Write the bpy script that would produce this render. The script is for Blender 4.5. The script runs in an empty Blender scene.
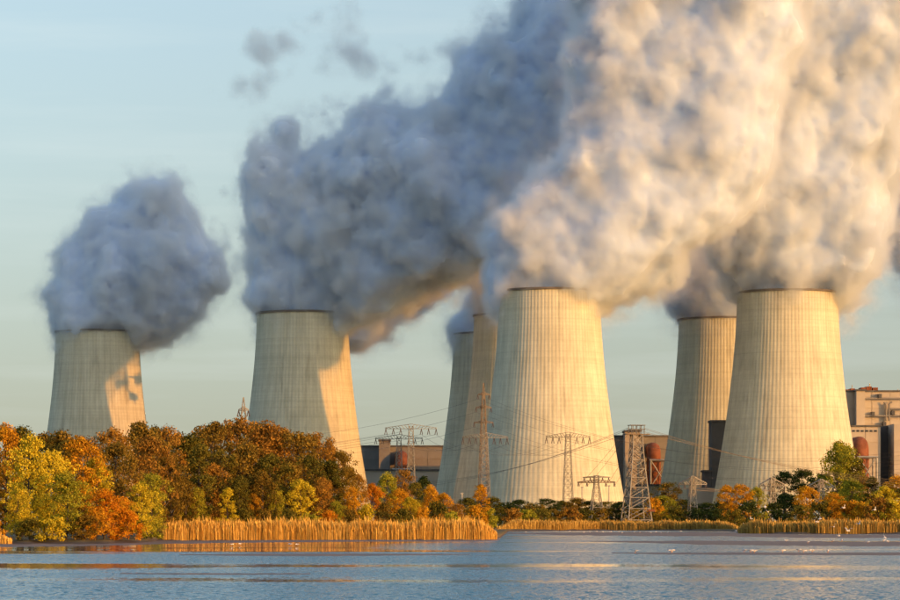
import bpy, bmesh, math, random
import numpy as np
from mathutils import Vector, Matrix

scene = bpy.context.scene
COL = scene.collection
R = math.radians

# ------------------------------------------------------------------ camera
F_PX, HOR, CAM_Z = 2800.0, 521.0, 3.0          # focal length and horizon row of the photo (900 px wide)
cam_d = bpy.data.cameras.new('camera')
cam_d.sensor_width = 36.0
cam_d.lens = 36.0 * F_PX / 900.0
cam_d.shift_y = (HOR - 300.0) / 900.0
cam_d.clip_start, cam_d.clip_end = 1.0, 60000.0
cam = bpy.data.objects.new('camera', cam_d)
cam.location = (0, 0, CAM_Z)
cam.rotation_euler = (R(90), 0, 0)
COL.objects.link(cam)
scene.camera = cam

# ------------------------------------------------------------------ sky and sun
SUN_AZ, SUN_EL = 126.8, 6.5        # degrees clockwise from the view direction; low evening sun behind the right shoulder
world = bpy.data.worlds.new('World')
scene.world = world
world.use_nodes = True
wn = world.node_tree
sky = wn.nodes.new('ShaderNodeTexSky')
sky.sky_type = 'NISHITA'
sky.sun_disc = False
sky.sun_elevation = R(SUN_EL)
sky.sun_rotation = R(SUN_AZ)
sky.air_density, sky.dust_density, sky.ozone_density = 1.0, 6.0, 1.1
nz = wn.nodes.new('ShaderNodeTexCoord')
up = wn.nodes.new('ShaderNodeVectorMath'); up.operation = 'ADD'; up.inputs[1].default_value = (0, 0, 0.08)   # clear air: no dark band at the horizon
wn.links.new(nz.outputs['Generated'], up.inputs[0])
wn.links.new(up.outputs[0], sky.inputs['Vector'])
bg = wn.nodes['Background']
# a pale veil of mist thickens towards the horizon
sep = wn.nodes.new('ShaderNodeSeparateXYZ'); wn.links.new(nz.outputs['Generated'], sep.inputs[0])
def wmath(op, a_, b_):
    nd = wn.nodes.new('ShaderNodeMath'); nd.operation = op
    for i_, v_ in enumerate((a_, b_)):
        if isinstance(v_, float): nd.inputs[i_].default_value = v_
        else: wn.links.new(v_, nd.inputs[i_])
    return nd.outputs[0]
veil = wmath('MULTIPLY', wmath('POWER', 2.718, wmath('MULTIPLY', wmath('MAXIMUM', sep.outputs[2], 0.0), -8.0)), 0.62)
vm_ = wn.nodes.new('ShaderNodeMix'); vm_.data_type = 'RGBA'
wn.links.new(veil, vm_.inputs[0]); wn.links.new(sky.outputs['Color'], vm_.inputs[6]); vm_.inputs[7].default_value = (0.88, 0.79, 0.62, 1)
# faint streaks of high cloud
st_ = wn.nodes.new('ShaderNodeVectorMath'); st_.operation = 'MULTIPLY'; st_.inputs[1].default_value = (5.0, 5.0, 60.0)
wn.links.new(nz.outputs['Generated'], st_.inputs[0])
cn_ = wn.nodes.new('ShaderNodeTexNoise'); cn_.inputs['Scale'].default_value = 1.0; cn_.inputs['Detail'].default_value = 5.0; cn_.inputs['Roughness'].default_value = 0.6
wn.links.new(st_.outputs[0], cn_.inputs['Vector'])
cf_ = wmath('MULTIPLY', wmath('MAXIMUM', wmath('SUBTRACT', cn_.outputs[0], 0.48), 0.0), 0.7)
cm_ = wn.nodes.new('ShaderNodeMix'); cm_.data_type = 'RGBA'
wn.links.new(cf_, cm_.inputs[0]); wn.links.new(vm_.outputs[2], cm_.inputs[6]); cm_.inputs[7].default_value = (1.6, 1.75, 1.7, 1)
wn.links.new(cm_.outputs[2], bg.inputs['Color'])
bg.inputs['Strength'].default_value = 0.15

sun_d = bpy.data.lights.new('sun', 'SUN')
sun_d.energy = 1.24
sun_d.angle = R(0.55)
sun_d.color = (1.0, 0.37, 0.05)
sun = bpy.data.objects.new('sun', sun_d)
a, e = R(SUN_AZ), R(SUN_EL)
to_sun = Vector((math.sin(a) * math.cos(e), math.cos(a) * math.cos(e), math.sin(e)))
sun.rotation_euler = (-to_sun).to_track_quat('-Z', 'Y').to_euler()
COL.objects.link(sun)

scene.view_settings.view_transform = 'Standard'
scene.view_settings.look = 'None'
scene.view_settings.gamma = 1.0
scene.view_settings.use_curve_mapping = False
scene.view_settings.exposure = 1.80
cy = scene.cycles
cy.use_denoising = True
cy.max_bounces = 10
cy.diffuse_bounces = 4
cy.glossy_bounces = 3
cy.transmission_bounces = 2
cy.transparent_max_bounces = 16
cy.volume_bounces = 5
cy.volume_max_steps = 512
cy.volume_step_rate = 1.4
cy.sample_clamp_indirect = 6.0
cy.use_adaptive_sampling = True
cy.adaptive_threshold = 0.02

# ------------------------------------------------------------------ helpers
def at(px, py, Y):
    """A pixel of the photo carried out to the distance Y."""
    return Vector(((px - 450.0) / F_PX * Y, Y, CAM_Z + (HOR - py) / F_PX * Y))

def on_ground(px, Y, z=0.0):
    return Vector(((px - 450.0) / F_PX * Y, Y, z))

def tag(o, label=None, cat=None, group=None, kind=None):
    if label: o['label'] = label
    if cat: o['category'] = cat
    if group: o['group'] = group
    if kind: o['kind'] = kind
    return o

def empty(name, loc=(0, 0, 0), rz=0.0):
    o = bpy.data.objects.new(name, None)
    o.location = loc
    o.rotation_euler = (0, 0, rz)
    o.empty_display_size = 0.5
    COL.objects.link(o)
    return o

def link(name, me, parent=None, loc=None, mat=None):
    o = bpy.data.objects.new(name, me)
    COL.objects.link(o)
    if parent is not None: o.parent = parent
    if loc is not None: o.location = loc
    if mat is not None and not me.materials: me.materials.append(mat)
    return o

def mesh(name, verts, faces, mat=None, smooth=False):
    me = bpy.data.meshes.new(name)
    me.from_pydata(verts, [], faces)
    if mat is not None: me.materials.append(mat)
    if smooth: me.polygons.foreach_set('use_smooth', [True] * len(me.polygons))
    me.update()
    return me

class MB:
    """Collects boxes, beams and tubes into one mesh."""
    def __init__(s): s.v, s.f = [], []
    def add(s, vs, fs):
        b = len(s.v); s.v += [tuple(p) for p in vs]; s.f += [tuple(b + i for i in f) for f in fs]; return s
    def box(s, x0, x1, y0, y1, z0, z1):
        return s.add([(x0,y0,z0),(x1,y0,z0),(x1,y1,z0),(x0,y1,z0),(x0,y0,z1),(x1,y0,z1),(x1,y1,z1),(x0,y1,z1)],
                     [(3,2,1,0),(4,5,6,7),(0,1,5,4),(1,2,6,5),(2,3,7,6),(3,0,4,7)])
    def tube(s, a, b, r0, r1=None, n=4, cap=True):
        a, b = Vector(a), Vector(b); r1 = r0 if r1 is None else r1
        d = (b - a).normalized(); u = d.orthogonal().normalized(); w = d.cross(u)
        vs = []
        for p, r in ((a, r0), (b, r1)):
            for k in range(n):
                t = 2 * math.pi * (k + .5) / n
                vs.append(p + (u * math.cos(t) + w * math.sin(t)) * r)
        fs = [(k, (k + 1) % n, n + (k + 1) % n, n + k) for k in range(n)]
        if cap: fs += [tuple(range(n - 1, -1, -1)), tuple(range(n, 2 * n))]
        return s.add(vs, fs)
    def path(s, pts, rads, n=6):
        pts = [Vector(p) for p in pts]
        rings = []; b = len(s.v); u = None
        for i, p in enumerate(pts):
            d = (pts[min(i + 1, len(pts) - 1)] - pts[max(i - 1, 0)]).normalized()
            u = d.orthogonal().normalized() if u is None else (u - d * u.dot(d)).normalized()
            w = d.cross(u); r = rads[i] if hasattr(rads, '__len__') else rads
            for k in range(n):
                t = 2 * math.pi * k / n
                s.v.append(tuple(p + (u * math.cos(t) + w * math.sin(t)) * r))
        for i in range(len(pts) - 1):
            for k in range(n):
                s.f.append((b + i*n + k, b + i*n + (k+1) % n, b + (i+1)*n + (k+1) % n, b + (i+1)*n + k))
        s.f.append(tuple(b + k for k in range(n - 1, -1, -1)))
        s.f.append(tuple(b + (len(pts)-1)*n + k for k in range(n)))
        return s
    def me(s, name, mat=None, smooth=False): return mesh(name, s.v, s.f, mat, smooth)
    def build(s, name, mat, parent=None, smooth=False, loc=None):
        return link(name, s.me(name, mat, smooth), parent, loc)

class NT:
    """Terse node building."""
    def __init__(s, tree): s.t = tree
    def n(s, kind, **kw):
        nd = s.t.nodes.new(kind)
        ins = kw.pop('ins', {})
        for k, v in kw.items(): setattr(nd, k, v)
        for k, v in ins.items(): s.put(nd.inputs[k], v)
        return nd
    def put(s, sock, v):
        if isinstance(v, bpy.types.NodeSocket): s.t.links.new(v, sock)
        else: sock.default_value = v
    def m(s, op, a, b=0.0, c=0.0, clamp=False):
        nd = s.t.nodes.new('ShaderNodeMath'); nd.operation = op; nd.use_clamp = clamp
        for i, v in enumerate((a, b, c)): s.put(nd.inputs[i], v)
        return nd.outputs[0]
    def vm(s, op, a, b=None, scale=None):
        nd = s.t.nodes.new('ShaderNodeVectorMath'); nd.operation = op
        s.put(nd.inputs[0], a)
        if b is not None: s.put(nd.inputs[1], b)
        if scale is not None: s.put(nd.inputs['Scale'], scale)
        return nd.outputs['Value'] if op in ('LENGTH', 'DOT_PRODUCT', 'DISTANCE') else nd.outputs[0]
    def ramp(s, fac, stops, interp='LINEAR'):
        nd = s.t.nodes.new('ShaderNodeValToRGB'); nd.color_ramp.interpolation = interp
        s.t.links.new(fac, nd.inputs[0]); el = nd.color_ramp.elements
        while len(el) < len(stops): el.new(0.5)
        for q, (p, c) in zip(el, stops):
            q.position = p; q.color = (*c, 1.0) if len(c) == 3 else c
        return nd.outputs[0]
    def mix(s, f, a, b, mode='MIX'):
        nd = s.t.nodes.new('ShaderNodeMix'); nd.data_type = 'RGBA'; nd.blend_type = mode
        s.put(nd.inputs[0], f)
        for sock, v in ((nd.inputs[6], a), (nd.inputs[7], b)):
            s.put(sock, (*v, 1.0) if isinstance(v, tuple) and len(v) == 3 else v)
        return nd.outputs[2]
    def noise(s, vec, scale, detail=4.0, rough=0.55, out=0, **kw):
        nd = s.n('ShaderNodeTexNoise', **kw)
        if vec is not None: s.t.links.new(vec, nd.inputs['Vector'])
        nd.inputs['Scale'].default_value = scale; nd.inputs['Detail'].default_value = detail
        nd.inputs['Roughness'].default_value = rough
        return nd.outputs[out]

def material(name):
    m = bpy.data.materials.new(name); m.use_nodes = True
    nt = NT(m.node_tree); b = m.node_tree.nodes['Principled BSDF']
    return m, nt, b

def simple(name, col, rough=0.8, metal=0.0, var=0.25, scale=0.5, spec=0.2):
    """A matt material with blotchy variation in object space."""
    m, nt, b = material(name)
    tc = nt.n('ShaderNodeTexCoord').outputs['Object']
    f = nt.noise(tc, scale, 6.0, 0.65)
    lo = tuple(c * (1 - var) for c in col); hi = tuple(min(1, c * (1 + var)) for c in col)
    nt.put(b.inputs['Base Color'], nt.ramp(f, [(0.3, lo), (0.7, hi)]))
    b.inputs['Roughness'].default_value = rough
    b.inputs['Metallic'].default_value = metal
    b.inputs['Specular IOR Level'].default_value = spec
    return m

ORD = ['first', 'second', 'third', 'fourth', 'fifth', 'sixth', 'seventh', 'eighth', 'ninth', 'tenth', 'eleventh', 'twelfth',
       'thirteenth', 'fourteenth', 'fifteenth', 'sixteenth', 'seventeenth', 'eighteenth', 'nineteenth', 'twentieth']
def ordinal(i):
    return ORD[i] if i < 20 else 'twenty-' + ORD[i - 20]
# ------------------------------------------------------------------ ground, water, mud banks
def land_material():
    m, nt, b = material('grassy_ground')
    tc = nt.n('ShaderNodeTexCoord').outputs['Object']
    f = nt.noise(tc, 0.09, 6.0, 0.65)
    z = nt.n('ShaderNodeSeparateXYZ', ins={0: tc}).outputs['Z']
    grass = nt.ramp(f, [(0.3, (0.055, 0.045, 0.018)), (0.5, (0.11, 0.085, 0.03)), (0.7, (0.16, 0.11, 0.04))])
    mud = nt.ramp(nt.noise(tc, 0.4, 5.0, 0.6), [(0.3, (0.045, 0.034, 0.028)), (0.7, (0.095, 0.07, 0.055))])
    k = nt.m('MULTIPLY', nt.m('SUBTRACT', nt.m('ADD', z, nt.m('MULTIPLY', f, 0.25)), 0.38), 6.0, clamp=True)
    nt.put(b.inputs['Base Color'], nt.mix(k, mud, grass))
    b.inputs['Roughness'].default_value = 0.85
    b.inputs['Specular IOR Level'].default_value = 0.25
    return m
def mud_material():
    m, nt, b = material('wet_mud')
    tc = nt.n('ShaderNodeTexCoord').outputs['Object']
    f = nt.noise(nt.vm('MULTIPLY', tc, (0.25, 0.12, 1.0)), 1.0, 6.0, 0.62)
    nt.put(b.inputs['Base Color'], nt.ramp(f, [(0.3, (0.085, 0.058, 0.050)), (0.7, (0.20, 0.14, 0.12))]))
    nt.put(b.inputs['Roughness'], nt.ramp(f, [(0.35, (0.55,) * 3), (0.65, (0.9,) * 3)]))
    bp = nt.n('ShaderNodeBump', ins={'Strength': 0.5, 'Distance': 0.06, 'Height': nt.noise(tc, 1.3, 5.0, 0.6)})
    nt.put(b.inputs['Normal'], bp.outputs[0])
    return m
def water_material():
    m, nt, b = material('lake_water')
    tc = nt.n('ShaderNodeTexCoord').outputs['Object']
    # wind reaches the lake in long patches; between them the surface lies calm
    w1 = nt.noise(nt.vm('MULTIPLY', tc, (0.012, 0.030, 1.0)), 1.0, 4.0, 0.55)
    windy = nt.ramp(w1, [(0.38, (0.06,) * 3), (0.49, (1.0,) * 3)])
    xyz = nt.n('ShaderNodeSeparateXYZ', ins={0: tc})
    lee = nt.m('MULTIPLY', nt.m('MULTIPLY_ADD', xyz.outputs[1], 1 / 40.0, -252 / 40.0, clamp=True), nt.m('MULTIPLY_ADD', xyz.outputs[0], -1 / 25.0, 0.6, clamp=True))
    windy = nt.m('MULTIPLY', windy, nt.m('MULTIPLY_ADD', lee, -0.93, 1.0))      # the wood shelters the water at its foot
    half = (0.5, 0.5, 0.5)
    r1 = nt.vm('SUBTRACT', nt.noise(nt.vm('MULTIPLY', tc, (2.4, 1.3, 1.0)), 1.0, 2.0, 0.6, out=1), half)
    r2 = nt.vm('SUBTRACT', nt.noise(nt.vm('MULTIPLY', tc, (0.25, 0.22, 1.0)), 1.0, 3.0, 0.55, out=1), half)
    sl = nt.vm('ADD', nt.vm('SCALE', r1, scale=2.0), nt.vm('SCALE', r2, scale=0.4))
    sl = nt.vm('MULTIPLY', nt.vm('SCALE', sl, scale=windy), (0.5, 1.0, 0.0))
    # seen this low, only the wave faces that lean towards the near bank show
    sx = nt.n('ShaderNodeSeparateXYZ', ins={0: sl})
    sl = nt.n('ShaderNodeCombineXYZ', ins={'X': sx.outputs[0], 'Y': nt.m('MULTIPLY', nt.m('ABSOLUTE', sx.outputs[1]), -1.0)}).outputs[0]
    nrm = nt.vm('NORMALIZE', nt.vm('ADD', sl, (0.0, 0.0, 1.0)))
    nt.put(b.inputs['Normal'], nrm)
    b.inputs['Base Color'].default_value = (0.02, 0.12, 0.20, 1)
    nt.put(b.inputs['Roughness'], nt.m('MULTIPLY_ADD', windy, 0.06, 0.03))
    b.inputs['IOR'].default_value = 1.333
    return m
M_LAND, M_MUD, M_WATER = land_material(), mud_material(), water_material()

SHORE = [(-3000, 300), (-500, 325), (0, 350), (60, 352), (110, 357), (148, 380), (158, 424), (230, 430), (300, 432), (400, 430), (480, 432), (493, 440), (500, 480),
         (508, 790), (560, 850), (620, 880), (690, 860), (732, 800), (744, 655), (790, 632), (850, 640), (900, 630), (1200, 600), (3900, 560)]
def shore_Y(px):
    for (a, ya), (b, yb) in zip(SHORE, SHORE[1:]):
        if a <= px <= b: return ya + (yb - ya) * (px - a) / (b - a)
    return 600.0
def make_ground():
    rng = random.Random(4)
    cols = sorted(set([p for p, _ in SHORE] + list(range(-300, 1200, 8))))
    prof = [(-6, -0.5), (0, -0.02), (3, 0.10), (9, 0.42), (30, 0.6), (120, 0.6), (600, 0.6), (3000, 0.6), (32000, 0.6)]
    v, f = [], []
    for px in cols:
        y0 = shore_Y(px) + rng.uniform(-3, 3)
        x0 = (px - 450) / F_PX * y0
        for dy, z in prof:
            yy = y0 + dy
            v.append(((px - 450) / F_PX * (yy if dy < 300 or abs(px) < 1300 else yy), yy, z + (rng.uniform(-.04, .06) if 0 < dy < 40 else 0)))
    q = len(prof)
    for i in range(len(cols) - 1):
        for j in range(q - 1):
            f.append((i*q + j, (i+1)*q + j, (i+1)*q + j + 1, i*q + j + 1))
    tag(link('ground', mesh('ground', v, f, M_LAND, True)), kind='structure')
    w = mesh('water', [(-6000, -800, 0), (6000, -800, 0), (6000, 1200, 0), (-6000, 1200, 0)], [(0, 1, 2, 3)], M_WATER)
    tag(link('water', w), kind='structure')
make_ground()

def mud_bank(rows, seed, top=0.07):
    """rows: (px, near row, far row) of the bank's outline along its length."""
    rng = random.Random(seed)
    v, f = [], []
    pts = []
    for (a, b) in zip(rows, rows[1:]):
        n = max(2, int(abs(b[0] - a[0]) / 7))
        for i in range(n):
            t = i / n
            pts.append([a[k] + (b[k] - a[k]) * t for k in range(3)])
    pts.append(list(rows[-1]))
    for px, yn, yf in pts:
        Yn, Yf = CAM_Z * F_PX / (yn - HOR), CAM_Z * F_PX / (yf - HOR)
        Yn += rng.uniform(-1, 1) * 0.06 * (Yf - Yn); Yf += rng.uniform(-1, 1) * 0.08 * (Yf - Yn)
        for t, z in ((0, -0.03), (0.18, top * .5), (0.5, top + rng.uniform(-.02, .03)), (0.82, top * .6), (1, -0.03)):
            Y = Yn + (Yf - Yn) * t
            v.append(((px - 450) / F_PX * Y, Y, z))
    for i in range(len(pts) - 1):
        for j in range(4): f.append((i*5 + j, (i+1)*5 + j, (i+1)*5 + j + 1, i*5 + j + 1))
    tag(link('mud_bank', mesh('mud_bank', v, f, M_MUD, True)), kind='structure')
mud_bank([(500, 533.6, 533.0), (560, 535.6, 532.4), (640, 536.6, 532.0), (720, 537.0, 532.2), (800, 538.2, 534.2), (900, 538.6, 534.4), (1000, 538.6, 534.4)], 1)
mud_bank([(590, 541.6, 541.4), (640, 543.0, 541.0), (700, 545.2, 540.6), (780, 546.4, 541.0), (900, 547.0, 541.6), (1000, 547.0, 541.6)], 2)
mud_bank([(612, 553.4, 553.2), (660, 554.6, 552.8), (740, 555.4, 552.4), (820, 555.6, 552.6), (900, 555.8, 552.4), (980, 556.0, 552.4)], 3)
mud_bank([(180, 555.2, 555.0), (250, 556.4, 553.6), (330, 556.6, 553.4), (400, 555.8, 553.8), (470, 554.8, 554.4)], 5, 0.05)
mud_bank([(120, 574.1, 574.0), (190, 575.0, 573.6), (250, 575.2, 573.6), (310, 574.4, 574.1)], 6, 0.04)
mud_bank([(0, 547.5, 542.5), (60, 546.8, 542.2), (120, 545.8, 541.6), (170, 544.2, 540.4), (240, 543.0, 540.2), (340, 542.0, 539.8), (480, 541.6, 539.6), (500, 540.6, 539.8)], 7, 0.09)
# ------------------------------------------------------------------ cooling towers
TOWER_H = 113.0
def tower_radius(z): return math.sqrt(23.9 ** 2 + 0.060 * (z - 122.0) ** 2)

def concrete():
    m, nt, b = material('weathered_concrete')
    tc = nt.n('ShaderNodeTexCoord').outputs['Object']
    oi = nt.n('ShaderNodeObjectInfo').outputs['Random']
    off = nt.n('ShaderNodeCombineXYZ', ins={'X': nt.m('MULTIPLY', oi, 310.0), 'Y': nt.m('MULTIPLY', oi, 170.0)}).outputs[0]
    p = nt.vm('ADD', tc, off)
    streaks = nt.noise(nt.vm('MULTIPLY', p, (0.45, 0.45, 0.012)), 1.0, 5.0, 0.6)
    blot = nt.noise(p, 0.045, 6.0, 0.62)
    lifts = nt.noise(nt.vm('MULTIPLY', p, (0.006, 0.006, 0.55)), 1.0, 3.0, 0.7)
    fine = nt.noise(p, 0.9, 4.0, 0.6)
    base = nt.ramp(blot, [(0.25, (0.53, 0.525, 0.405)), (0.75, (0.66, 0.655, 0.515))])
    c = nt.mix(0.55, base, nt.ramp(streaks, [(0.32, (0.62, 0.6, 0.57)), (0.62, (1.0, 1.0, 1.0))]), 'MULTIPLY')
    c = nt.mix(0.35, c, nt.ramp(lifts, [(0.35, (0.72, 0.71, 0.69)), (0.6, (1, 1, 1))]), 'MULTIPLY')
    c = nt.mix(0.25, c, nt.ramp(fine, [(0.3, (0.7, 0.7, 0.7)), (0.6, (1, 1, 1))]), 'MULTIPLY')
    # shuttering courses: thin dark lines every 8 m or so, and damp stains in patches
    z = nt.n('ShaderNodeSeparateXYZ', ins={0: tc}).outputs['Z']
    course = nt.m('PINGPONG', nt.m('ADD', z, nt.m('MULTIPLY', blot, 0.5)), 2.6)
    c = nt.mix(nt.m('MULTIPLY', nt.m('LESS_THAN', course, 0.10), 0.20), c, (0.20, 0.18, 0.15))
    st = nt.noise(nt.vm('MULTIPLY', p, (0.16, 0.16, 0.035)), 1.0, 3.0, 0.55)
    c = nt.mix(nt.m('MULTIPLY', nt.m('SUBTRACT', st, 0.60, clamp=True), 2.2, clamp=True), c, (0.13, 0.11, 0.09))
    nt.put(b.inputs['Base Color'], c)
    b.inputs['Roughness'].default_value = 0.92
    b.inputs['Specular IOR Level'].default_value = 0.15
    bp = nt.n('ShaderNodeBump', ins={'Strength': 0.35, 'Distance': 0.3, 'Height': nt.noise(p, 0.35, 5.0, 0.6)})
    nt.put(b.inputs['Normal'], bp.outputs[0])
    return m
M_CONC = concrete()
M_RIM = simple('dark_rim_concrete', (0.13, 0.115, 0.10), 0.9, scale=0.3)
M_STEEL = simple('galvanised_steel', (0.33, 0.34, 0.33), 0.55, 0.3, scale=0.4)

def tower_meshes():
    NR, SEG = 92, 5
    n = NR * SEG
    zs = list(np.linspace(9.0, TOWER_H, 40))
    prof = [0.0, 0.0, 0.075, 0.09, 0.075]
    v, f = [], []
    for z in zs:
        r = tower_radius(z)
        for k in range(n):
            t = 2 * math.pi * k / n
            rr = r + prof[k % SEG]
            v.append((rr * math.cos(t), rr * math.sin(t), z))
    L = len(zs)
    for i in range(L - 1):
        for k in range(n):
            f.append((i*n + k, i*n + (k+1) % n, (i+1)*n + (k+1) % n, (i+1)*n + k))
    b = len(v)                                            # inner face of the shell
    for z in zs:
        r = tower_radius(z) - 0.9
        for k in range(n):
            t = 2 * math.pi * k / n
            v.append((r * math.cos(t), r * math.sin(t), z))
    for i in range(L - 1):
        for k in range(n):
            f.append((b + (i+1)*n + k, b + (i+1)*n + (k+1) % n, b + i*n + (k+1) % n, b + i*n + k))
    for k in range(n):
        f.append((k, b + k, b + (k+1) % n, (k+1) % n))
        f.append(((L-1)*n + k, (L-1)*n + (k+1) % n, b + (L-1)*n + (k+1) % n, b + (L-1)*n + k))
    shell = mesh('tower_shell', v, f, M_CONC)
    def ring(name, prof_rz, mat, n=160):
        v, f = [], []
        q = len(prof_rz)
        for k in range(n):
            t = 2 * math.pi * k / n
            for r, z in prof_rz: v.append((r * math.cos(t), r * math.sin(t), z))
        for k in range(n):
            for i in range(q):
                f.append((k*q + i, ((k+1) % n)*q + i, ((k+1) % n)*q + (i+1) % q, k*q + (i+1) % q))
        return mesh(name, v, f, mat)
    rt = tower_radius(TOWER_H)
    rim = ring('tower_rim', [(rt - 1.1, TOWER_H - .7), (rt + .95, TOWER_H - .7), (rt + .95, TOWER_H + .25), (rt - 1.1, TOWER_H + .25)], M_RIM)
    rail = MB()
    for k in range(72):
        t = 2 * math.pi * k / 72
        rail.tube(((rt + .8) * math.cos(t), (rt + .8) * math.sin(t), TOWER_H + .25), ((rt + .8) * math.cos(t), (rt + .8) * math.sin(t), TOWER_H + 1.4), .05)
    rail_me = rail.me('tower_railing', M_STEEL)
    rb = tower_radius(0)
    basin = ring('tower_basin', [(rb + 1.5, 0), (rb + 1.5, 1.6), (rb + 1.0, 1.6), (rb + 1.0, 0)], M_CONC)
    r9 = tower_radius(9) - .3
    col = MB(); da = 2 * math.pi / 72
    col.tube((rb * math.cos(-da), rb * math.sin(-da), 0), (r9 * math.cos(da), r9 * math.sin(da), 9.3), .45, n=6)
    col2 = MB()
    col2.tube((rb * math.cos(da), rb * math.sin(da), 0), (r9 * math.cos(-da), r9 * math.sin(-da), 9.3), .45, n=6)
    return shell, rim, rail_me, basin, col.me('support_column', M_CONC), col2.me('support_column', M_CONC)
SHELL, RIM, RAIL, BASIN, COLA, COLB = tower_meshes()

GROUND_Z = 0.5
def cooling_tower(px, Y, label, rz, s=1.0):
    t = empty('cooling_tower', on_ground(px, Y, 0.0), rz)
    t.scale = (s, s, s)
    tag(t, label, 'cooling tower', 'concrete cooling towers of the power station')
    link('shell', SHELL, t)
    r = link('rim', RIM, t)
    tag(link('railing', RAIL, r), kind='stuff')
    link('basin', BASIN, t)
    for k in range(18):
        for me in (COLA, COLB):
            c = link('support_column', me, t); c.rotation_euler = (0, 0, 2 * math.pi * k / 18)
    return t
TOWERS = {
    'far_left': (97.5, 1630, 'leftmost cooling tower, mostly in blue shade with a sunlit strip on its flank'),
    'left': (302.5, 1485, 'second cooling tower from the left, its lower right flank a sunlit wedge'),
    'front': (549.5, 1343, 'big sunlit cooling tower at the centre with ribbed bluish edge'),
    'behind': (519.0, 1500, 'shaded cooling tower mostly hidden behind the big central tower, the nearer of two'),
    'behind_far': (494.5, 1650, 'thin visible slice of cooling tower, rearmost left of the central tower'),
    'right': (787.5, 1414, 'big sunlit cooling tower furthest right, beside the boiler house'),
    'right_far': (723.0, 1530, 'cooling tower partly hidden behind the rightmost tower, steam lapping over its rim'),
}
for i, (k, (px, Y, lab)) in enumerate(TOWERS.items()):
    cooling_tower(px, Y, lab, 0.37 * i, 1.046 if k == 'right' else 1.0)
# ------------------------------------------------------------------ power station buildings
M_CLAD = simple('grey_cladding', (0.22, 0.215, 0.205), 0.8, scale=0.05, var=0.18)
M_CLAD2 = simple('pale_cladding', (0.42, 0.39, 0.34), 0.8, scale=0.05, var=0.15)
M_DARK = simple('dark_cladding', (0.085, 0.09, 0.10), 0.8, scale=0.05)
M_RUST = simple('rusty_steel', (0.20, 0.075, 0.04), 0.75, 0.1, var=0.4, scale=0.25)
M_ROOF = simple('roof_felt', (0.10, 0.10, 0.10), 0.9)
M_GLASS = simple('dark_glazing', (0.03, 0.035, 0.045), 0.25, spec=0.5)

def pz(py, Y): return CAM_Z + (HOR - py) / F_PX * Y
def pxx(px, Y): return (px - 450.0) / F_PX * Y

def facade(t, px0, px1, top, Y, depth, mat, name='wall', panels=None, bay=9.0, storey=7.0):
    """A block whose front is clad in separate panels with recessed joints."""
    x0, x1, z1 = pxx(px0, Y), pxx(px1, Y), pz(top, Y)
    base = t.location
    w = MB().box(x0 - base.x, x1 - base.x, Y - base.y, Y + depth - base.y, 0.0, z1).build(name, mat, t)
    if panels is not None:
        nx, nz = max(1, round((x1 - x0) / bay)), max(1, round((z1 - 12) / storey))
        pw, ph = (x1 - x0) / nx, (z1 - 12) / nz
        me = MB().box(-pw/2 + .12, pw/2 - .12, -.30, 0.05, -ph/2 + .12, ph/2 - .12).me('panel', panels)
        for i in range(nx):
            for j in range(nz):
                p = link('panel', me, w, (x0 + (i + .5) * pw - base.x, Y - base.y, 12 + (j + .5) * ph))
    return w

def coping(parent, base, px0, px1, top, Y, depth, mat=None):
    x0, x1, z = pxx(px0, Y) - base.x, pxx(px1, Y) - base.x, pz(top, Y)
    MB().box(x0 - .5, x1 + .5, Y - base.y - .8, Y - base.y + depth + .5, z + .003, z + 1.0).build('parapet', mat or M_ROOF, parent)

def duct(t, px, Ytop, Y, rpx, ybot, back=26.0):
    """A rusty flue duct that climbs and bends over backwards into the building."""
    r = rpx / F_PX * Y
    x, zt, zb = pxx(px, Y) - t.location.x, pz(Ytop, Y) - r, pz(ybot, Y)
    y0 = -14.0
    pts = [(x, y0, zb), (x, y0, zb + (zt - zb) * .5), (x, y0, zt - 5)]
    for k in range(1, 9):
        a_ = math.pi / 2 * k / 8
        pts.append((x, y0 + 5 * (1 - math.cos(a_)), zt - 5 + 5 * math.sin(a_)))
    pts.append((x, 1.0, zt))
    d = MB().path(pts, r, 20).build('duct', M_RUST, t, True)
    for z in np.arange(zb + 3, zt - 5, 5.0):
        MB().path([(x, y0, z), (x, y0, z + .7)], r + .25, 20).build('hoop', M_RUST, d)
    return d

def support_frame(t, px0, px1, top, bot, Y, mat):
    x0, x1 = pxx(px0, Y) - t.location.x, pxx(px1, Y) - t.location.x
    z1, z0 = pz(top, Y), pz(bot, Y)
    f = MB()
    ya, yb = -21.0, -7.5
    f.tube((x0 - .6, ya, z1), (x1 + .6, ya, z1), .55); f.tube((x0 - .6, yb, z1), (x1 + .6, yb, z1), .55)
    f.tube((x0, ya, z1), (x0, yb, z1), .5); f.tube((x1, ya, z1), (x1, yb, z1), .5)
    zm = z1 - (z1 - z0) * .45
    f.tube((x0, ya, zm), (x1, ya, zm), .4); f.tube((x0, ya, zm), (x1, ya, z1), .35); f.tube((x1, ya, zm), (x0, ya, z1), .35)
    q = f.build('support_frame', mat, t)
    for x in (x0, x1):
        for y in (ya, yb): MB().tube((x, y, 0), (x, y, z1), .55).build('post', mat, q)

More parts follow.
